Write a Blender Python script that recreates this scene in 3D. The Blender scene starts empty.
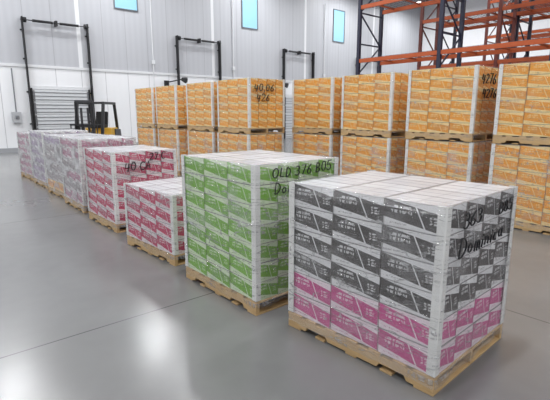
import bpy, math, random
from mathutils import Vector, Matrix, noise
random.seed(7)
S = bpy.context.scene
try:
    S.view_settings.view_transform = 'Standard'
except Exception as e:
    print(e)

# ------------------------------------------------------------------ node helpers
class NT:
    def __init__(s, name):
        s.m = bpy.data.materials.new(name); s.m.use_nodes = True
        s.t = s.m.node_tree; s.n = s.t.nodes; s.l = s.t.links
        s.b = s.n['Principled BSDF']; s.out = s.n['Material Output']
    def new(s, typ, **kw):
        n = s.n.new(typ)
        for k, v in kw.items(): setattr(n, k, v)
        return n
    def put(s, sock, v):
        if isinstance(v, (int, float)): sock.default_value = v
        elif isinstance(v, (tuple, list)):
            sock.default_value = tuple(v) if len(sock.default_value) == len(v) else tuple(v) + (1.0,)
        else: s.l.new(v, sock)
    def M(s, op, a, b=0.0, c=None):
        n = s.new('ShaderNodeMath', operation=op)
        s.put(n.inputs[0], a); s.put(n.inputs[1], b)
        if c is not None: s.put(n.inputs[2], c)
        return n.outputs[0]
    def mix(s, f, a, b):
        n = s.new('ShaderNodeMix', data_type='RGBA')
        s.put(n.inputs[0], f); s.put(n.inputs[6], a); s.put(n.inputs[7], b)
        return n.outputs[2]
    def noise(s, vec, scale, detail=3, rough=.5):
        n = s.new('ShaderNodeTexNoise'); s.put(n.inputs['Scale'], scale)
        n.inputs['Detail'].default_value = detail; n.inputs['Roughness'].default_value = rough
        if vec is not None: s.l.new(vec, n.inputs['Vector'])
        return n.outputs['Fac']
    def comb(s, x, y, z=0.0):
        n = s.new('ShaderNodeCombineXYZ'); s.put(n.inputs[0], x); s.put(n.inputs[1], y); s.put(n.inputs[2], z)
        return n.outputs[0]
    def obj(s):
        return s.new('ShaderNodeTexCoord').outputs['Object']
    def sep(s, v):
        n = s.new('ShaderNodeSeparateXYZ'); s.l.new(v, n.inputs[0]); return n.outputs
    def ramp(s, f, lo, hi):
        n = s.new('ShaderNodeMapRange'); s.put(n.inputs[0], f)
        n.inputs[1].default_value = lo; n.inputs[2].default_value = hi
        return n.outputs[0]
    def bump(s, h, st=.3, d=.01):
        n = s.new('ShaderNodeBump'); n.inputs['Strength'].default_value = st; n.inputs['Distance'].default_value = d
        s.l.new(h, n.inputs['Height']); s.l.new(n.outputs[0], s.b.inputs['Normal'])

def plain(name, col, rough=.5, metal=0.0, var=.12, scale=8):
    t = NT(name)
    f = t.noise(t.obj(), scale, 4)
    d = tuple(c * (1 - var) for c in col)
    t.put(t.b.inputs['Base Color'], t.mix(f, d, col))
    t.b.inputs['Roughness'].default_value = rough; t.b.inputs['Metallic'].default_value = metal
    return t.m

def emis(name, col, st):
    t = NT(name); t.put(t.b.inputs['Base Color'], col)
    t.put(t.b.inputs['Emission Color'], col); t.b.inputs['Emission Strength'].default_value = st
    return t.m

def box_print(name, col, white=(.76, .76, .77), var=.45, cover=(1.0, .36, .38, .34)):
    """printed carton side: coloured slanted band, white wedge, rows of small lettering."""
    t = NT(name)
    uv = t.sep(t.new('ShaderNodeUVMap').outputs[0])
    U, V = uv[0], uv[1]
    a = t.M('FRACT', U); b = t.M('FRACT', V)
    iu = t.M('FLOOR', U); iv = t.M('FLOOR', V)
    wn = t.new('ShaderNodeTexWhiteNoise', noise_dimensions='2D'); t.l.new(t.comb(iu, iv), wn.inputs['Vector'])
    rnd = wn.outputs['Value']
    top = t.M('SUBTRACT', cover[0], t.M('MULTIPLY', a, cover[1]))
    low = t.M('SUBTRACT', cover[2], t.M('MULTIPLY', a, cover[3]))
    m = t.M('MULTIPLY', t.M('LESS_THAN', b, top), t.M('GREATER_THAN', b, low))
    sl = t.M('ADD', a, t.M('MULTIPLY', b, .22))
    br = t.M('MULTIPLY', t.M('GREATER_THAN', sl, .71), t.M('LESS_THAN', sl, .735))
    m = t.M('MULTIPLY', m, t.M('SUBTRACT', 1.0, br))
    def text(N, x0, x1, y0, y1, fu, th):
        row = t.M('FLOOR', t.M('MULTIPLY', b, float(N)))
        fr = t.M('FRACT', t.M('MULTIPLY', b, float(N)))
        v = t.comb(t.M('ADD', t.M('MULTIPLY', a, fu), t.M('MULTIPLY', row, 17.3)), t.M('MULTIPLY', fr, 1.4), t.M('MULTIPLY', row, 3.1))
        n = t.noise(v, 1.0, 1)
        k = t.M('GREATER_THAN', n, th)
        for c in (t.M('GREATER_THAN', a, x0), t.M('LESS_THAN', a, x1), t.M('GREATER_THAN', b, y0), t.M('LESS_THAN', b, y1),
                  t.M('GREATER_THAN', fr, .18), t.M('LESS_THAN', fr, .82)):
            k = t.M('MULTIPLY', k, c)
        return k
    tx = text(6, .12, .48, .5, .8334, 34., .5)
    tx2 = text(10, .76, .92, .3, .6, 46., .5)
    tx = t.M('MAXIMUM', tx, tx2)
    dk = text(10, .06, .40, .1, .2, 50., .52)
    cc = t.mix(t.M('MULTIPLY', rnd, var), col, tuple(min(1, c * .7) for c in col))
    base = t.mix(m, white, cc)
    base = t.mix(t.M('MULTIPLY', t.M('MULTIPLY', tx, m), .8), base, white)
    inv = t.M('SUBTRACT', 1.0, m)
    base = t.mix(t.M('MULTIPLY', t.M('MULTIPLY', dk, inv), .7), base, tuple(c * .6 for c in col))
    e = t.M('MINIMUM', t.M('MINIMUM', b, t.M('SUBTRACT', 1.0, b)), t.M('MULTIPLY', t.M('MINIMUM', a, t.M('SUBTRACT', 1.0, a)), 2.0))
    base = t.mix(t.M('MULTIPLY', t.M('LESS_THAN', e, .022), .5), base, (.12, .10, .09))
    t.put(t.b.inputs['Base Color'], base); t.b.inputs['Roughness'].default_value = .4
    return t.m

def top_mat():
    t = NT('carton_top'); uv = t.sep(t.new('ShaderNodeUVMap').outputs[0])
    a = t.M('FRACT', uv[0]); b = t.M('FRACT', uv[1])
    wn = t.new('ShaderNodeTexWhiteNoise', noise_dimensions='2D'); t.l.new(t.comb(t.M('FLOOR', uv[0]), t.M('FLOOR', uv[1])), wn.inputs['Vector'])
    c = t.mix(wn.outputs['Value'], (.48, .48, .50), (.62, .62, .64))
    e = t.M('MINIMUM', t.M('MINIMUM', b, t.M('SUBTRACT', 1.0, b)), t.M('MINIMUM', a, t.M('SUBTRACT', 1.0, a)))
    seam = t.M('LESS_THAN', t.M('ABSOLUTE', t.M('SUBTRACT', a, .5)), .025)
    c = t.mix(t.M('MULTIPLY', seam, .6), c, (.2, .2, .21))
    q = t.M('LESS_THAN', t.M('ABSOLUTE', t.M('SUBTRACT', b, .5)), .02)
    c = t.mix(t.M('MULTIPLY', q, .3), c, (.3, .3, .3))
    c = t.mix(t.M('MULTIPLY', t.M('LESS_THAN', e, .03), .75), c, (.12, .11, .11))
    t.put(t.b.inputs['Base Color'], c); t.b.inputs['Roughness'].default_value = .25
    t.bump(t.noise(t.obj(), 22., 3), .5, .01)
    return t.m

def film_mat(name, op=.2, tint=(.9, .9, .92), lowhaze=0.0, crease=.5):
    t = NT(name)
    o = t.sep(t.obj())
    h = t.M('ADD', t.M('MULTIPLY', o[0], 2.), t.M('MULTIPLY', o[1], 2.))
    v = t.comb(h, t.M('MULTIPLY', o[2], 9.), t.M('SUBTRACT', o[0], o[1]))
    n = t.noise(v, 1.6, 5, .65)
    v2 = t.comb(t.M('ADD', t.M('MULTIPLY', o[0], 14.), t.M('MULTIPLY', o[2], 6.)), t.M('MULTIPLY', o[1], 14.), t.M('MULTIPLY', o[2], 1.5))
    n2 = t.noise(v2, 1.8, 4, .7)
    v3 = t.comb(t.M('ADD', t.M('MULTIPLY', h, 1.2), t.M('MULTIPLY', o[2], 5.)), t.M('SUBTRACT', t.M('MULTIPLY', o[2], 5.), t.M('MULTIPLY', h, .3)), t.M('MULTIPLY', o[0], .5))
    n3 = t.noise(v3, 1.3, 2, .5)
    rg = t.ramp(t.M('ABSOLUTE', t.M('SUBTRACT', n3, .5)), .016, .0)
    n4 = t.noise(t.comb(t.M('MULTIPLY', h, .4), t.M('MULTIPLY', o[2], 11.), 3.3), 1.0, 1, .5)
    rg2 = t.ramp(t.M('ABSOLUTE', t.M('SUBTRACT', n4, .53)), .016, .0)
    rr = t.M('MULTIPLY', t.M('MAXIMUM', rg, rg2), t.ramp(n2, .38, .6))
    f = t.M('ADD', t.M('MULTIPLY', t.ramp(n, .35, .75), op), t.M('MULTIPLY', t.ramp(n2, .5, .8), op * .7))
    f = t.M('ADD', f, op * .25)
    f = t.M('ADD', f, t.M('MULTIPLY', rr, crease))
    n5 = t.noise(t.comb(t.M('MULTIPLY', h, .9), t.M('MULTIPLY', o[2], 2.2), 7.7), 1.6, 2, .5)
    f = t.M('ADD', f, t.M('MULTIPLY', t.ramp(n5, .52, .68), op * 1.6))
    if lowhaze:
        f = t.M('ADD', f, t.M('MULTIPLY', t.ramp(t.M('MULTIPLY', o[2], -1.0), -.60, -.35), lowhaze))
    fm = t.new('ShaderNodeClamp'); t.l.new(f, fm.inputs[0])
    t.put(t.b.inputs['Base Color'], tint); t.b.inputs['Roughness'].default_value = .12
    t.b.inputs['Specular IOR Level'].default_value = 1.0
    t.bump(t.M('ADD', t.M('ADD', n, n2), t.M('MULTIPLY', rr, .6)), 1.0, .03)
    tr = t.new('ShaderNodeBsdfTransparent'); mx = t.new('ShaderNodeMixShader')
    t.l.new(fm.outputs[0], mx.inputs[0]); t.l.new(tr.outputs[0], mx.inputs[1]); t.l.new(t.b.outputs[0], mx.inputs[2])
    gl = t.new('ShaderNodeBsdfGlossy'); gl.inputs['Roughness'].default_value = .14
    for nd in list(t.n):
        if nd.type == 'BUMP': t.l.new(nd.outputs[0], gl.inputs['Normal'])
    m2 = t.new('ShaderNodeMixShader'); m2.inputs[0].default_value = .05
    t.l.new(mx.outputs[0], m2.inputs[1]); t.l.new(gl.outputs[0], m2.inputs[2])
    t.l.new(m2.outputs[0], t.out.inputs[0])
    return t.m

# ------------------------------------------------------------------ mesh builder
class MB:
    def __init__(s): s.v = []; s.f = []; s.mi = []; s.uv = []; s.mats = []
    def mat(s, m):
        if m not in s.mats: s.mats.append(m)
        return s.mats.index(m)
    def box(s, lo, hi, m, mtop=None, uo=(0, 0), rz=0.0, jc=(0, 0)):
        k = len(s.v)
        x0, y0, z0 = lo; x1, y1, z1 = hi
        cx, cy = (x0 + x1) / 2, (y0 + y1) / 2
        P = [(x0, y0, z0), (x1, y0, z0), (x1, y1, z0), (x0, y1, z0), (x0, y0, z1), (x1, y0, z1), (x1, y1, z1), (x0, y1, z1)]
        c, sn = math.cos(rz), math.sin(rz)
        for p in P:
            dx, dy = p[0] - cx, p[1] - cy
            s.v.append((cx + dx * c - dy * sn + jc[0], cy + dx * sn + dy * c + jc[1], p[2]))
        a = s.mat(m); b = s.mat(mtop) if mtop else a
        F = [((0, 1, 5, 4), a), ((1, 2, 6, 5), a), ((2, 3, 7, 6), a), ((3, 0, 4, 7), a), ((4, 5, 6, 7), b), ((3, 2, 1, 0), b)]
        e = .001
        for q, mm in F:
            s.f.append([k + i for i in q]); s.mi.append(mm)
            u, v = uo
            s.uv += [(u + e, v + e), (u + 1 - e, v + e), (u + 1 - e, v + 1 - e), (u + e, v + 1 - e)]
    def prism(s, prof, axis, a0, a1, m):
        def P(p, a):
            return {'x': (a, p[0], p[1]), 'y': (p[0], a, p[1]), 'z': (p[0], p[1], a)}[axis]
        n = len(prof); k = len(s.v)
        for a in (a0, a1):
            for p in prof: s.v.append(P(p, a))
        mm = s.mat(m)
        for i in range(n):
            j = (i + 1) % n
            s.f.append([k + i, k + j, k + n + j, k + n + i]); s.mi.append(mm); s.uv += [(0, 0)] * 4
        s.f.append([k + i for i in range(n)][::-1]); s.mi.append(mm); s.uv += [(0, 0)] * n
        s.f.append([k + n + i for i in range(n)]); s.mi.append(mm); s.uv += [(0, 0)] * n
    def tube(s, p0, p1, r, m, n=12, r1=None):
        p0, p1 = Vector(p0), Vector(p1); d = (p1 - p0).normalized()
        a = d.orthogonal().normalized(); b = d.cross(a); k = len(s.v); r1 = r if r1 is None else r1
        for p, rr in ((p0, r), (p1, r1)):
            for i in range(n):
                t = 2 * math.pi * i / n
                s.v.append(tuple(p + a * math.cos(t) * rr + b * math.sin(t) * rr))
        mm = s.mat(m)
        for i in range(n):
            j = (i + 1) % n
            s.f.append([k + i, k + j, k + n + j, k + n + i]); s.mi.append(mm); s.uv += [(0, 0)] * 4
        s.f.append([k + i for i in range(n)][::-1]); s.mi.append(mm); s.uv += [(0, 0)] * n
        s.f.append([k + n + i for i in range(n)]); s.mi.append(mm); s.uv += [(0, 0)] * n
    def bar(s, p0, p1, w, h, m):
        p0, p1 = Vector(p0), Vector(p1); d = (p1 - p0).normalized()
        up = Vector((0, 0, 1)) if abs(d.z) < .95 else Vector((0, 1, 0))
        a = d.cross(up).normalized() * w / 2; b = a.cross(d).normalized() * h / 2; k = len(s.v)
        for p in (p0, p1):
            for q in (a + b, a - b, -a - b, -a + b): s.v.append(tuple(p + q))
        mm = s.mat(m)
        for q in ((0, 1, 5, 4), (1, 2, 6, 5), (2, 3, 7, 6), (3, 0, 4, 7), (3, 2, 1, 0), (4, 5, 6, 7)):
            s.f.append([k + i for i in q]); s.mi.append(mm); s.uv += [(0, 0)] * 4
    def done(s, name, parent=None, smooth=False, bevel=0):
        me = bpy.data.meshes.new(name); me.from_pydata(s.v, [], s.f)
        for m in s.mats: me.materials.append(m)
        me.polygons.foreach_set('material_index', s.mi)
        l = me.uv_layers.new(name='UVMap')
        l.data.foreach_set('uv', [c for u in s.uv for c in u])
        if smooth: me.polygons.foreach_set('use_smooth', [True] * len(s.f))
        me.update()
        import bmesh
        bm = bmesh.new(); bm.from_mesh(me); bmesh.ops.recalc_face_normals(bm, faces=bm.faces); bm.to_mesh(me); bm.free()
        o = bpy.data.objects.new(name, me); S.collection.objects.link(o)
        if parent: o.parent = parent
        if bevel:
            b = o.modifiers.new('bev', 'BEVEL'); b.width = bevel; b.segments = 2; b.limit_method = 'ANGLE'
        return o

def empty(name, loc, rz=0.0):
    e = bpy.data.objects.new(name, None); e.location = loc; e.rotation_euler = (0, 0, rz)
    e.empty_display_size = .2; S.collection.objects.link(e); return e

# ------------------------------------------------------------------ handwriting strokes (unit height 1)
def arc(cx, cy, rx, ry, a0, a1, n=8):
    return [(cx + rx * math.cos(math.radians(a0 + (a1 - a0) * i / n)), cy + ry * math.sin(math.radians(a0 + (a1 - a0) * i / n))) for i in range(n + 1)]
G = {
 '0': [arc(.28, .5, .26, .48, 80, 450, 12)], 'O': [arc(.32, .5, .32, .48, 80, 450, 12)],
 '1': [[(.1, .8), (.25, 1), (.22, 0)]], '2': [arc(.27, .72, .25, .26, 160, -30, 8) + [(.02, 0), (.55, .04)]],
 '3': [arc(.22, .74, .24, .25, 140, -80, 8) + arc(.22, .26, .28, .27, 80, -140, 8)],
 '4': [[(.12, 1), (.02, .42), (.55, .45)], [(.45, .9), (.38, -.05)]],
 '5': [[(.5, 1), (.1, .97), (.06, .58)] + arc(.22, .32, .28, .3, 110, -140, 8)],
 '6': [[(.42, 1), (.12, .6), (.03, .3)] + arc(.26, .25, .24, .25, 180, 530, 10)],
 '7': [[(.02, .95), (.52, 1), (.18, 0)]], '8': [arc(.27, .74, .2, .24, 270, -90, 10) + arc(.27, .25, .26, .25, 90, 450, 10)],
 ',': [[(.12, .1), (.02, -.15)]], 'A': [[(0, 0), (.28, 1), (.56, 0)], [(.1, .38), (.46, .36)]],
 'B': [[(.06, 0), (.08, 1)] + arc(.12, .75, .36, .25, 90, -90, 6) + arc(.12, .25, .42, .25, 90, -90, 6)],
 'C': [arc(.34, .5, .32, .48, 50, 310, 10)], 'D': [[(.06, 0), (.08, 1)] + arc(.1, .5, .46, .5, 90, -90, 8) + [(.06, 0)]],
 'L': [[(.08, 1), (.04, .02), (.45, 0)]],
 'o': [arc(.2, .26, .18, .25, 80, 450, 10)], 'm': [[(.02, 0), (.06, .5)] + arc(.16, .36, .09, .14, 150, 0, 4) + [(.25, 0)] + arc(.36, .36, .1, .14, 170, 0, 4) + [(.46, 0)]],
 'i': [[(.06, .48), (.05, 0)], [(.08, .7), (.09, .76)]], 'n': [[(.02, 0), (.06, .5)] + arc(.2, .34, .13, .16, 150, 0, 5) + [(.34, 0)]],
 'c': [arc(.2, .26, .17, .25, 50, 310, 8)], 'a': [arc(.18, .26, .16, .24, 60, 420, 8) + [(.36, .5), (.36, 0), (.44, .03)]],
}
def writing(parent, txt, face, u, z, size, fx, fy, INK, thick=.0045, wide=1.0):
    c = bpy.data.curves.new('marker_writing', 'CURVE'); c.dimensions = '3D'; c.bevel_depth = thick; c.bevel_resolution = 1
    x = 0
    for ch in txt:
        if ch == ' ': x += .4; continue
        w = max(p[0] for st in G[ch] for p in st); dy = random.uniform(-.05, .05); sc = random.uniform(.9, 1.08)
        for st in G[ch]:
            sp = c.splines.new('POLY'); sp.points.add(len(st) - 1)
            for i, p in enumerate(st):
                sp.points[i].co = ((x + p[0] * sc + .12 * p[1] + random.uniform(-.01, .01)) * size * wide, (p[1] * sc + dy + x * .03) * size, random.uniform(0, .001), 1)
        x += w + .22
    o = bpy.data.objects.new('marker_writing', c); S.collection.objects.link(o); o.parent = parent; c.materials.append(INK)
    if face == 'y': o.location = (u, -fy - .011, z); o.rotation_euler = (math.radians(90), 0, 0)
    else: o.location = (-fx - .011, u, z); o.rotation_euler = (math.radians(90), 0, math.radians(-90))

# ------------------------------------------------------------------ materials
def wood_mat():
    t = NT('pallet_wood'); o = t.sep(t.obj())
    n = t.noise(t.comb(t.M('MULTIPLY', o[0], 3.), t.M('MULTIPLY', o[1], 3.), t.M('MULTIPLY', o[2], 30.)), 3., 5, .6)
    n2 = t.noise(t.obj(), 4., 2)
    c = t.mix(n, (.36, .21, .08), (.64, .43, .20)); c = t.mix(t.M('MULTIPLY', n2, .5), c, (.70, .51, .28))
    t.put(t.b.inputs['Base Color'], c); t.b.inputs['Roughness'].default_value = .7; t.bump(n, .3, .005)
    return t.m
WOOD = wood_mat()
TOP = top_mat()
BOARD = plain('corner_board_white', (.80, .80, .78), .5, 0, .06)
INK = plain('marker_ink', (.008, .008, .01), .6)
CV = (1.0, .32, .33, .29)
PR = {
 'char': box_print('carton_print_charcoal', (.066, .060, .058), (.76, .76, .77), cover=CV),
 'mag': box_print('carton_print_magenta', (.60, .045, .26), (.84, .72, .78), cover=CV),
 'green': box_print('carton_print_green', (.19, .46, .03), (.66, .78, .54), cover=(1.0, .34, .36, .32)),
 'red': box_print('carton_print_red', (.56, .015, .10), (.78, .70, .72)),
 'orange': box_print('carton_print_orange', (.86, .34, .012), (.86, .64, .28), .6, cover=(1.0, .32, .34, .30)),
 'lilac': box_print('carton_print_lilac', (.36, .25, .42), (.78, .77, .80)),
 'pink': box_print('carton_print_pale_pink', (.50, .16, .28), (.80, .77, .78)),
 'grey': box_print('carton_print_grey', (.34, .29, .30), (.78, .76, .77)),
}
FILM = film_mat('stretch_film_clear', .12, crease=.42)
FILMP = film_mat('stretch_film_front', .10, (.92, .92, .93), .10, crease=.42)
FILM2 = film_mat('stretch_film_hazy', .36, (.87, .87, .89))
FILM1 = film_mat('stretch_film_light', .05, crease=.3)

# ------------------------------------------------------------------ loaded pallet
def wood_pallet(parent, L=1.22, W=1.02):
    m = MB(); hx, hy = W / 2, L / 2
    for x in (-hx + .02, 0, hx - .02):
        prof = [(-hy, .016), (-hy + .18, .016), (-hy + .20, .05), (-hy + .38, .05), (-hy + .40, .016),
                (hy - .40, .016), (hy - .38, .05), (hy - .20, .05), (hy - .18, .016), (hy, .016), (hy, .106), (-hy, .106)]
        xx = max(-hx, min(hx - .04, x - .02))
        m.prism(prof, 'x', xx, xx + .04, WOOD)
    n = 7
    for i in range(n):
        w = .135 if i in (0, n - 1) else .095
        y = -hy + w / 2 + (L - w) * i / (n - 1)
        m.box((-hx, y - w / 2, .106), (hx, y + w / 2, .124), WOOD, jc=(random.uniform(-.004, .004), 0))
    for i in range(5):
        w = .13 if i in (0, 4) else .09
        y = -hy + w / 2 + (L - w) * i / 4
        m.box((-hx, y - w / 2, 0), (hx, y + w / 2, .016), WOOD)
    return m.done('pallet', parent, bevel=.002)

def load(kind, loc, H, rz=0.0, film=FILM, layers=6, nx=4, ny=3, prints=('orange',), texts=(), W=1.0, L=1.2, boards=True, name='loaded_pallet', thick=.0045, sc=1.0, wide=1.0):
    e = empty(name, loc, rz); e.scale = (sc, sc, 1)
    wood_pallet(e)
    z0 = .124; h = (H - z0) / layers; bx, by = W / nx, L / ny
    m = MB()
    for k in range(layers):
        pr = PR[prints[min(len(prints) - 1, k)]]
        sh = (random.uniform(-.005, .005), random.uniform(-.005, .005))
        for i in range(nx):
            for j in range(ny):
                if 0 < i < nx - 1 and 0 < j < ny - 1 and k < layers - 1: continue
                g = .0025
                x0, y0 = -W / 2 + i * bx, -L / 2 + j * by
                m.box((x0 + g, y0 + g, z0 + k * h + .0005), (x0 + bx - g, y0 + by - g, z0 + (k + 1) * h - .0015), pr, TOP,
                      (i * 3 + j, k), rz=random.uniform(-.006, .006),
                      jc=(sh[0] + random.uniform(-.002, .002), sh[1] + random.uniform(-.002, .002)))
    m.done('carton_stack', e, bevel=.003)
    hx, hy = W / 2 + .008, L / 2 + .008
    if boards:
        b = MB(); w = .055; t = .004
        for sx in (-1, 1):
            for sy in (-1, 1):
                cx, cy = sx * (hx + t), sy * (hy + t)
                prof = [(cx, cy), (cx - sx * w, cy), (cx - sx * w, cy - sy * t), (cx - sx * t, cy - sy * t), (cx - sx * t, cy - sy * w), (cx, cy - sy * w)]
                b.prism(prof, 'z', z0 + .01, H + .004, BOARD)
        b.done('corner_boards', e)
    f = MB(); fx, fy = hx + .012, hy + .012; nz = 14; zb, zt = .06, H + .006
    per = []
    def edge(a, b2, n):
        for i in range(n): per.append((a[0] + (b2[0] - a[0]) * i / n, a[1] + (b2[1] - a[1]) * i / n))
    r = .02
    edge((-fx + r, -fy), (fx - r, -fy), 14); edge((fx - r, -fy), (fx, -fy + r), 1)
    edge((fx, -fy + r), (fx, fy - r), 16); edge((fx, fy - r), (fx - r, fy), 1)
    edge((fx - r, fy), (-fx + r, fy), 14); edge((-fx + r, fy), (-fx, fy - r), 1)
    edge((-fx, fy - r), (-fx, -fy + r), 16); edge((-fx, -fy + r), (-fx + r, -fy), 1)
    n = len(per); sd = random.uniform(0, 90)
    for k in range(nz + 3):
        for (x, y) in per:
            if k <= nz:
                z = zb + (zt - zb) * k / nz; s = 1.0
                d = noise.noise(Vector((x * 5 + sd, y * 5, z * 7))) * .008
                if k == 0: z += noise.noise(Vector((x * 6 + sd, y * 6, 3))) * .04
            else:
                z = zt + .002; q = (k - nz); s = 1 - q * .06 - .06 * noise.noise(Vector((x * 7 + sd, y * 7, q))) * (q == 2); d = 0
                z += .003 * noise.noise(Vector((x * 9, y * 9, sd)))
            L2 = math.hypot(x, y)
            f.v.append((x * s + x / L2 * d, y * s + y / L2 * d, z))
    mm = f.mat(film)
    for k in range(nz + 2):
        for i in range(n):
            j = (i + 1) % n
            f.f.append([k * n + i, k * n + j, (k + 1) * n + j, (k + 1) * n + i]); f.mi.append(mm); f.uv += [(0, 0)] * 4
    f.done('stretch_film', e, smooth=True)
    for (txt, face, u, z, size) in texts:
        writing(e, txt, face, u, z, size, fx, fy, INK, thick, wide)
    return e

def P(x, y, H, **k):
    return load(k.pop('kind', ''), (x + .51, y + .61, k.pop('z', 0.0)), H, **k)

rad = math.radians
# near row
P(2.36, 1.28, 1.21, rz=rad(2), sc=1.06, prints=('mag', 'mag', 'char', 'char', 'char', 'char'), film=FILMP, thick=.005, wide=1.3,
  texts=(('363', 'y', -.34, 1.06, .09), ('B85', 'y', .16, 1.07, .08), ('Dominica', 'y', -.38, .88, .115)))
P(2.20, 2.82, 1.32, prints=('green',), layers=7, film=FILM, thick=.0055, wide=1.15,
  texts=(('OLD 376 B05', 'y', -.34, 1.20, .085), ('Dominican', 'y', -.32, 1.06, .10)))
P(2.24, 4.45, .83, rz=rad(3), prints=('red',), layers=4, film=FILM)
P(2.31, 6.27, 1.18, prints=('red',), film=FILM, thick=.008, texts=(('27 C', 'y', .05, 1.05, .10), ('40 CA', 'y', -.34, .90, .12)))
P(2.38, 7.92, 1.29, rz=rad(-1), prints=('pink', 'grey', 'pink', 'grey', 'pink', 'pink'), film=FILM2)
P(2.47, 9.45, 1.27, rz=rad(1), prints=('orange', 'grey', 'grey', 'grey', 'grey', 'lilac'), film=FILM2)
P(2.54, 11.1, 1.31, prints=('lilac',), film=FILM2)
P(2.57, 12.65, 1.22, rz=rad(2), prints=('pink',), film=FILM2)
# orange double-stacked row
lowT = 1.27
stacks = [(7.02, 1.80, 0, None), (7.04, 3.34, .5, ('4276', '4276')), (7.05, 4.90, -1, None), (7.07, 6.42, 1, None),
          (5.84, 7.70, 0, ('40,06', '426')), (5.92, 9.25, 1, ('40', '')), (5.94, 11.05, -1, None), (5.95, 12.55, 0, None)]
for i, (x, y, r, t) in enumerate(stacks):
    P(x, y, lowT - .004, rz=rad(r), prints=('orange',), film=FILM, layers=6)
    tx = ()
    if t: tx = ((t[0], 'y', -.38, .92, .15), (t[1], 'y', -.32, .70, .15))
    P(x + random.uniform(-.02, .02), y + random.uniform(-.02, .02), 1.19 if i else 1.17, z=lowT + .008, rz=rad(r * .5), prints=('orange',), film=FILM1, layers=6, texts=tx, thick=.010, wide=1.15)

# ------------------------------------------------------------------ room
def floor_mat():
    t = NT('polished_concrete'); o = t.obj(); s = t.sep(o)
    n = t.noise(o, .35, 3, .5); n2 = t.noise(o, 5., 3, .5)
    c = t.mix(t.ramp(n, .3, .7), (.165, .165, .166), (.200, .200, .199))
    c = t.mix(t.M('MULTIPLY', t.ramp(n2, .4, .8), .15), c, (.24, .239, .236))
    def joint(coord, off, sp, w):
        q = t.M('FRACT', t.M('DIVIDE', t.M('SUBTRACT', coord, off), sp))
        d = t.M('MINIMUM', q, t.M('SUBTRACT', 1.0, q))
        return t.M('LESS_THAN', d, w / sp / 2)
    j = t.M('MAXIMUM', joint(s[1], 3.5, 4.5, .014), joint(s[0], -1.2, 5.2, .012))
    c = t.mix(t.M('MULTIPLY', j, .75), c, (.05, .05, .05))
    t.put(t.b.inputs['Base Color'], c)
    t.put(t.b.inputs['Roughness'], t.M('ADD', .19, t.M('MULTIPLY', n2, .06)))
    t.b.inputs['Specular IOR Level'].default_value = .7
    t.bump(n2, .01, .002)
    return t.m
def wall_mat():
    t = NT('insulated_wall_panel'); s = t.sep(t.obj())
    up = t.M('GREATER_THAN', s[2], 3.75)
    def seam(coord, sp, w):
        q = t.M('FRACT', t.M('DIVIDE', coord, sp)); d = t.M('MINIMUM', q, t.M('SUBTRACT', 1.0, q)); return t.M('LESS_THAN', d, w / sp / 2)
    xy = t.M('ADD', s[0], s[1])
    rib = t.M('MULTIPLY', t.M('ADD', t.M('SINE', t.M('MULTIPLY', xy, 2 * math.pi / .3)), 1.0), .5)
    c = t.mix(up, (.82, .83, .85), t.mix(t.M('MULTIPLY', rib, .25), (.49, .50, .53), (.41, .42, .45)))
    c = t.mix(t.M('MULTIPLY', seam(xy, 1.13, .03), .5), c, (.25, .25, .27))
    c = t.mix(t.M('MULTIPLY', t.M('MULTIPLY', seam(xy, 7.35, .18), up), .9), c, (.8, .81, .83))
    t.put(t.b.inputs['Base Color'], c); t.b.inputs['Roughness'].default_value = .45
    t.bump(rib, .12, .02)
    return t.m
WALL = wall_mat(); FLOORM = floor_mat(); CEIL = plain('ceiling_white', (.7, .7, .7), .8)
X0, X1, Y0, Y1, ZC = -8.0, 36.0, -8.0, 22.3, 11.0
def slab(name, lo, hi, mat):
    m = MB(); m.box(lo, hi, mat); return m.done(name)
slab('floor', (X0 - .3, Y0 - .3, -.2), (X1 + .3, Y1 + .3, 0), FLOORM)
slab('ceiling', (X0 - .3, Y0 - .3, ZC), (X1 + .3, Y1 + .3, ZC + .2), CEIL)
slab('wall_left', (X0 - .3, Y0, 0), (X0, Y1, ZC), WALL)
slab('wall_right', (X1, Y0, 0), (X1 + .3, Y1, ZC), plain('white_wall', (.84, .84, .86), .6))
slab('wall_front', (X0 - .3, Y0 - .3, 0), (X1 + .3, Y0, ZC), WALL)
slab('wall_back', (X0 - .3, Y1, 0), (X1 + .3, Y1 + .3, ZC), WALL)
TRIM = plain('white_trim', (.74, .75, .77), .4)
slab('trim_1', (X0, Y1 - .04, 3.68), (X1, Y1, 3.8), TRIM)
slab('baseboard_back', (X0, Y1 - .05, 0), (X1, Y1, .2), plain('kick_plate_grey', (.35, .36, .38), .5))
GLASS = emis('daylight_glass', (.22, .42, .55), .62)
ALU = plain('window_aluminium', (.2, .22, .25), .35, .5)
for i, x in enumerate((9.45, 17.1, 25.1)):
    m = MB(); w, z0, z1, y = .56, 6.72, 8.8, Y1
    m.box((x - w, y - .02, z0), (x + w, y - .005, z1), GLASS)
    for a, b in (((x - w - .05, y - .06, z0 - .05), (x - w, y - .003, z1 + .05)), ((x + w, y - .06, z0 - .05), (x + w + .05, y - .003, z1 + .05)),
                 ((x - w, y - .06, z0 - .05), (x + w, y - .003, z0)), ((x - w, y - .06, z1), (x + w, y - .003, z1 + .05))):
        m.box(a, b, ALU)
    m.done('window_%d' % (i + 1))

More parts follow.
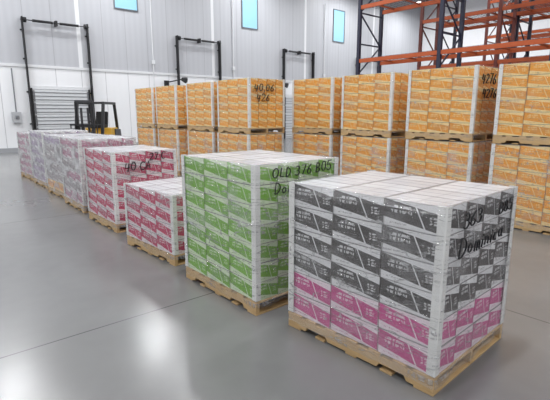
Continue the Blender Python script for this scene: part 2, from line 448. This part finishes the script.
DOORP = plain('door_panel_white', (.66, .68, .70), .4)
BLK = plain('black_steel', (.02, .02, .022), .5, .2)
STEEL = plain('galvanised_steel', (.25, .26, .28), .4, .7)
for i, x in enumerate((6.1, 13.45, 21.1, 28.5)):
    e = empty('door_%d' % (i + 1), (x, Y1, 0))
    m = MB()
    for k in range(5):
        z = .02 + k * .545
        m.box((-1.2, -.09, z), (1.2, -.05, z + .53), DOORP)
        for q in range(3):
            m.box((-1.2, -.105, z + .08 + q * .16), (1.2, -.09, z + .11 + q * .16), STEEL)
        for q in (-1.19, 1.13):
            m.box((q, -.12, z + .02), (q + .06, -.105, z + .5), STEEL)
    m.done('door_leaf', e)
    m = MB()
    for sx in (-1, 1):
        m.box((sx * 1.35 - .03, -.25, 0), (sx * 1.35 + .03, -.21, 5.75), BLK)
        m.box((sx * 1.35 - .012, -.21, 0), (sx * 1.35 + .012, -.01, 5.75), BLK)
        m.box((sx * 1.24 - .03, -.13, 0), (sx * 1.24 + .03, -.01, 2.8), BLK)
        m.tube((sx * 1.25 - .05, -.22, 5.62), (sx * 1.25 + .05, -.22, 5.62), .11, BLK, 16)
        for z in (1.2, 2.6, 4.0, 5.2):
            m.box((sx * 1.35 - .08, -.03, z), (sx * 1.35 + .08, -.005, z + .06), BLK)
    m.tube((-1.42, -.22, 5.62), (1.42, -.22, 5.62), .022, BLK)
    m.tube((-.95, -.22, 5.62), (-.15, -.22, 5.62), .055, BLK, 14); m.tube((.15, -.22, 5.62), (.95, -.22, 5.62), .055, BLK, 14)
    m.box((-1.3, -.04, 2.76), (1.3, -.005, 2.9), TRIM)
    m.box((-.04, -.3, 5.5), (.04, -.005, 5.72), BLK)
    m.done('lift_track', e)
for x in (11.4, 18.6):
    m = MB(); m.box((x - .12, Y1 - .15, 3.1), (x + .12, Y1 - .045, 3.4), BLK); m.bar((x, Y1 - .1, 3.3), (x + .5, Y1 - .9, 3.45), .05, .05, BLK)
    m.tube((x + .5, Y1 - .9, 3.45), (x + .62, Y1 - 1.1, 3.38), .10, BLK, 16, .16); m.done('dock_light')
m = MB(); m.box((4.0, Y1 - .18, 1.3), (4.35, Y1 - .03, 1.75), plain('control_box_grey', (.45, .46, .48), .4)); m.box((4.1, Y1 - .2, 1.45), (4.25, Y1 - .18, 1.6), STEEL)
m.tube((4.17, Y1 - .08, 1.75), (4.17, Y1 - .08, 3.6), .025, STEEL); m.done('dock_control_box')
for x in (10.7, 15.8, 23.6):
    m = MB(); m.tube((x, Y1 - .09, .25), (x, Y1 - .09, 9.0), .03, TRIM); m.box((x - .08, Y1 - .14, 4.2), (x + .08, Y1 - .05, 4.4), TRIM); m.done('wall_conduit')

# ------------------------------------------------------------------ forklift
def forklift(loc, rz):
    e = empty('forklift', loc, rz)
    body = plain('forklift_paint_dark', (.02, .02, .022), .35); tyre = plain('tyre_rubber', (.012, .012, .012), .8)
    grey = plain('forklift_grey', (.05, .05, .055), .4); yel = plain('forklift_yellow', (.62, .36, .03), .4)
    m = MB()
    m.prism([(-.75, .3), (.95, .25), (1.15, .45), (1.18, 1.0), (1.0, 1.15), (.25, 1.15), (.15, .62), (-.45, .55), (-.55, .95), (-.75, .95)], 'y', -.5, .5, yel)
    m.prism([(.6, .3), (1.2, .35), (1.3, .7), (1.22, 1.08), (.6, 1.1)], 'y', -.54, .54, grey)
    m.done('chassis', e, bevel=.02)
    m = MB(); m.box((.15, -.24, 1.15), (.65, .24, 1.28), tyre); m.prism([(.55, 1.2), (.7, 1.2), (.82, 1.75), (.72, 1.78)], 'y', -.23, .23, tyre); m.done('seat', e, bevel=.03)
    m = MB()
    for y in (-.48, .48):
        m.bar((-.65, y, .9), (-.35, y, 2.08), .07, .1, body); m.bar((1.0, y, 1.1), (.8, y, 2.08), .07, .1, body); m.bar((-.38, y, 2.08), (.85, y, 2.08), .09, .09, body)
    for k in range(9):
        x = -.36 + k * .15; m.box((x, -.48, 2.06), (x + .04, .48, 2.12), body)
    m.done('overhead_guard', e)
    m = MB()
    for y in (-.32, .24):
        m.box((-.95, y, .06), (-.85, y + .08, 2.15), grey); m.box((-1.02, y + .02, .1), (-.95, y + .06, 2.1), body)
    for z in (.3, 1.2, 2.08): m.box((-.93, -.32, z), (-.87, .32, z + .08), grey)
    m.tube((-.9, -.12, .3), (-.9, -.12, 1.9), .04, grey); m.tube((-.9, .12, .3), (-.9, .12, 1.9), .04, grey)
    for z in (.3, .7): m.box((-1.06, -.5, z), (-1.02, .5, z + .1), body)
    for k in range(7): m.box((-1.06, -.48 + k * .155, .8), (-1.03, -.45 + k * .155, 1.3), body)
    m.box((-1.06, -.5, 1.28), (-1.03, .5, 1.33), body)
    for y in (-.35, .23): m.box((-1.12, y, .1), (-1.06, y + .12, .85), grey); m.prism([(-1.12, .08), (-2.15, .08), (-2.15, .09), (-1.12, .13)], 'y', y, y + .12, grey)
    m.done('mast', e)
    m = MB()
    for x, r in ((-.55, .33), (.8, .27)):
        for s in (-1, 1):
            m.tube((x, s * .4, r), (x, s * .6, r), r, tyre, 28); m.tube((x, s * .6, r), (x, s * .61, r), r * .55, yel, 20)
    m.done('wheels', e)
    m = MB(); m.bar((-.5, 0, .9), (-.2, 0, 1.3), .04, .04, body)
    for k in range(16):
        a, b = 2 * math.pi * k / 16, 2 * math.pi * (k + 1) / 16
        m.tube((-.2 + .06 * math.cos(a), .17 * math.sin(a), 1.3 + .15 * math.cos(a)), (-.2 + .06 * math.cos(b), .17 * math.sin(b), 1.3 + .15 * math.cos(b)), .015, tyre, 6)
    m.done('steering_wheel', e)
forklift((5.85, 17.3, 0), rad(50))

# ------------------------------------------------------------------ racks
UPR = plain('rack_upright_blue', (.02, .022, .05), .45); BEAM = plain('rack_beam_orange', (.50, .095, .02), .45)
UPR2 = plain('rack_upright_red', (.16, .03, .02), .45)
WIRE = plain('rack_wire_deck', (.1, .1, .11), .5, .5)
def rack(x, ytop, bays, levels=(1.7, 3.35, 4.9, 6.3, 7.7), H=9.3, D=1.07, bay=2.7, upm=UPR):
    e = empty('pallet_rack', (x, ytop, 0))
    m = MB()
    for b in range(bays + 1):
        y = -b * bay
        for xx in (0, D):
            m.box((xx - .045, y - .05, 0), (xx + .045, y + .05, H), upm)
            m.box((xx - .07, y - .08, 0), (xx + .07, y + .08, .01), upm)
        z = .2; k = 0
        while z < H - .7:
            m.bar((0, y, z), (D, y, z), .03, .04, upm)
            p = (0, D) if k % 2 else (D, 0)
            m.bar((p[0], y, z), (p[1], y, z + .9), .03, .04, upm); z += .9; k += 1
    m.done('uprights', e)
    m = MB()
    for b in range(bays):
        ya, yb = -b * bay - .05, -(b + 1) * bay + .05
        for z in levels:
            for xx in (0, D):
                m.box((xx - .03, yb, z - .11), (xx + .03, ya, z), BEAM)
            for q in range(3):
                yy = ya + (yb - ya) * (q + .5) / 3; m.box((.03, yy - .02, z - .05), (D - .03, yy + .02, z - .01), BEAM)
    m.done('beams', e)
    m = MB()
    for b in range(bays):
        ya, yb = -b * bay - .1, -(b + 1) * bay + .1
        for z in levels[:4]:
            for q in range(20):
                yy = ya + (yb - ya) * q / 19; m.box((0, yy - .004, z + .001), (D, yy + .004, z + .009), WIRE)
            for q in range(8):
                xx = D * q / 7; m.box((xx - .004, yb, z + .009), (xx + .004, ya, z + .016), WIRE)
    m.done('wire_decks', e)
for x, u in ((11.2, UPR), (14.6, UPR2), (15.9, UPR), (19.6, UPR2), (20.9, UPR)):
    rack(x, 9.1, 6, upm=u)

# ------------------------------------------------------------------ lights
LAMP = emis('lamp_diffuser', (1, 1, 1), 5.0)
HOUS = plain('lamp_housing', (.5, .5, .52), .4, .4)
def lamp(x, y, en):
    e = empty('high_bay_light', (x, y, 9.9))
    m = MB(); m.box((-.65, -.25, .02), (.65, .25, .12), HOUS); m.box((-.6, -.2, .0), (.6, .2, .02), LAMP)
    for q in (-.5, .5): m.tube((q, 0, .12), (q, 0, 1.085), .01, HOUS, 6)
    m.done('fixture', e)
    L = bpy.data.lights.new('lamp', 'AREA'); L.shape = 'RECTANGLE'; L.size = 1.2; L.size_y = .4; L.energy = en; L.color = (.97, .985, 1)
    o = bpy.data.objects.new('lamp', L); S.collection.objects.link(o); o.parent = e; o.location = (0, 0, -.02)
for x in (-4, 2.5, 9, 17, 25, 32):
    for y in (-4, 2.5, 9, 15.5, 20):
        lamp(x, y, 240)
w = bpy.data.worlds.new('world'); S.world = w; w.use_nodes = True
w.node_tree.nodes['Background'].inputs[0].default_value = (.6, .7, .85, 1); w.node_tree.nodes['Background'].inputs[1].default_value = .5

# ------------------------------------------------------------------ camera
cd = bpy.data.cameras.new('camera'); cam = bpy.data.objects.new('camera', cd); S.collection.objects.link(cam)
cam.location = (0, 0, 1.75); cam.rotation_euler = (rad(90 - 11.3), 0, rad(-40.6))
cd.lens = 28.8; cd.sensor_width = 36; cd.sensor_fit = 'HORIZONTAL'
S.camera = cam
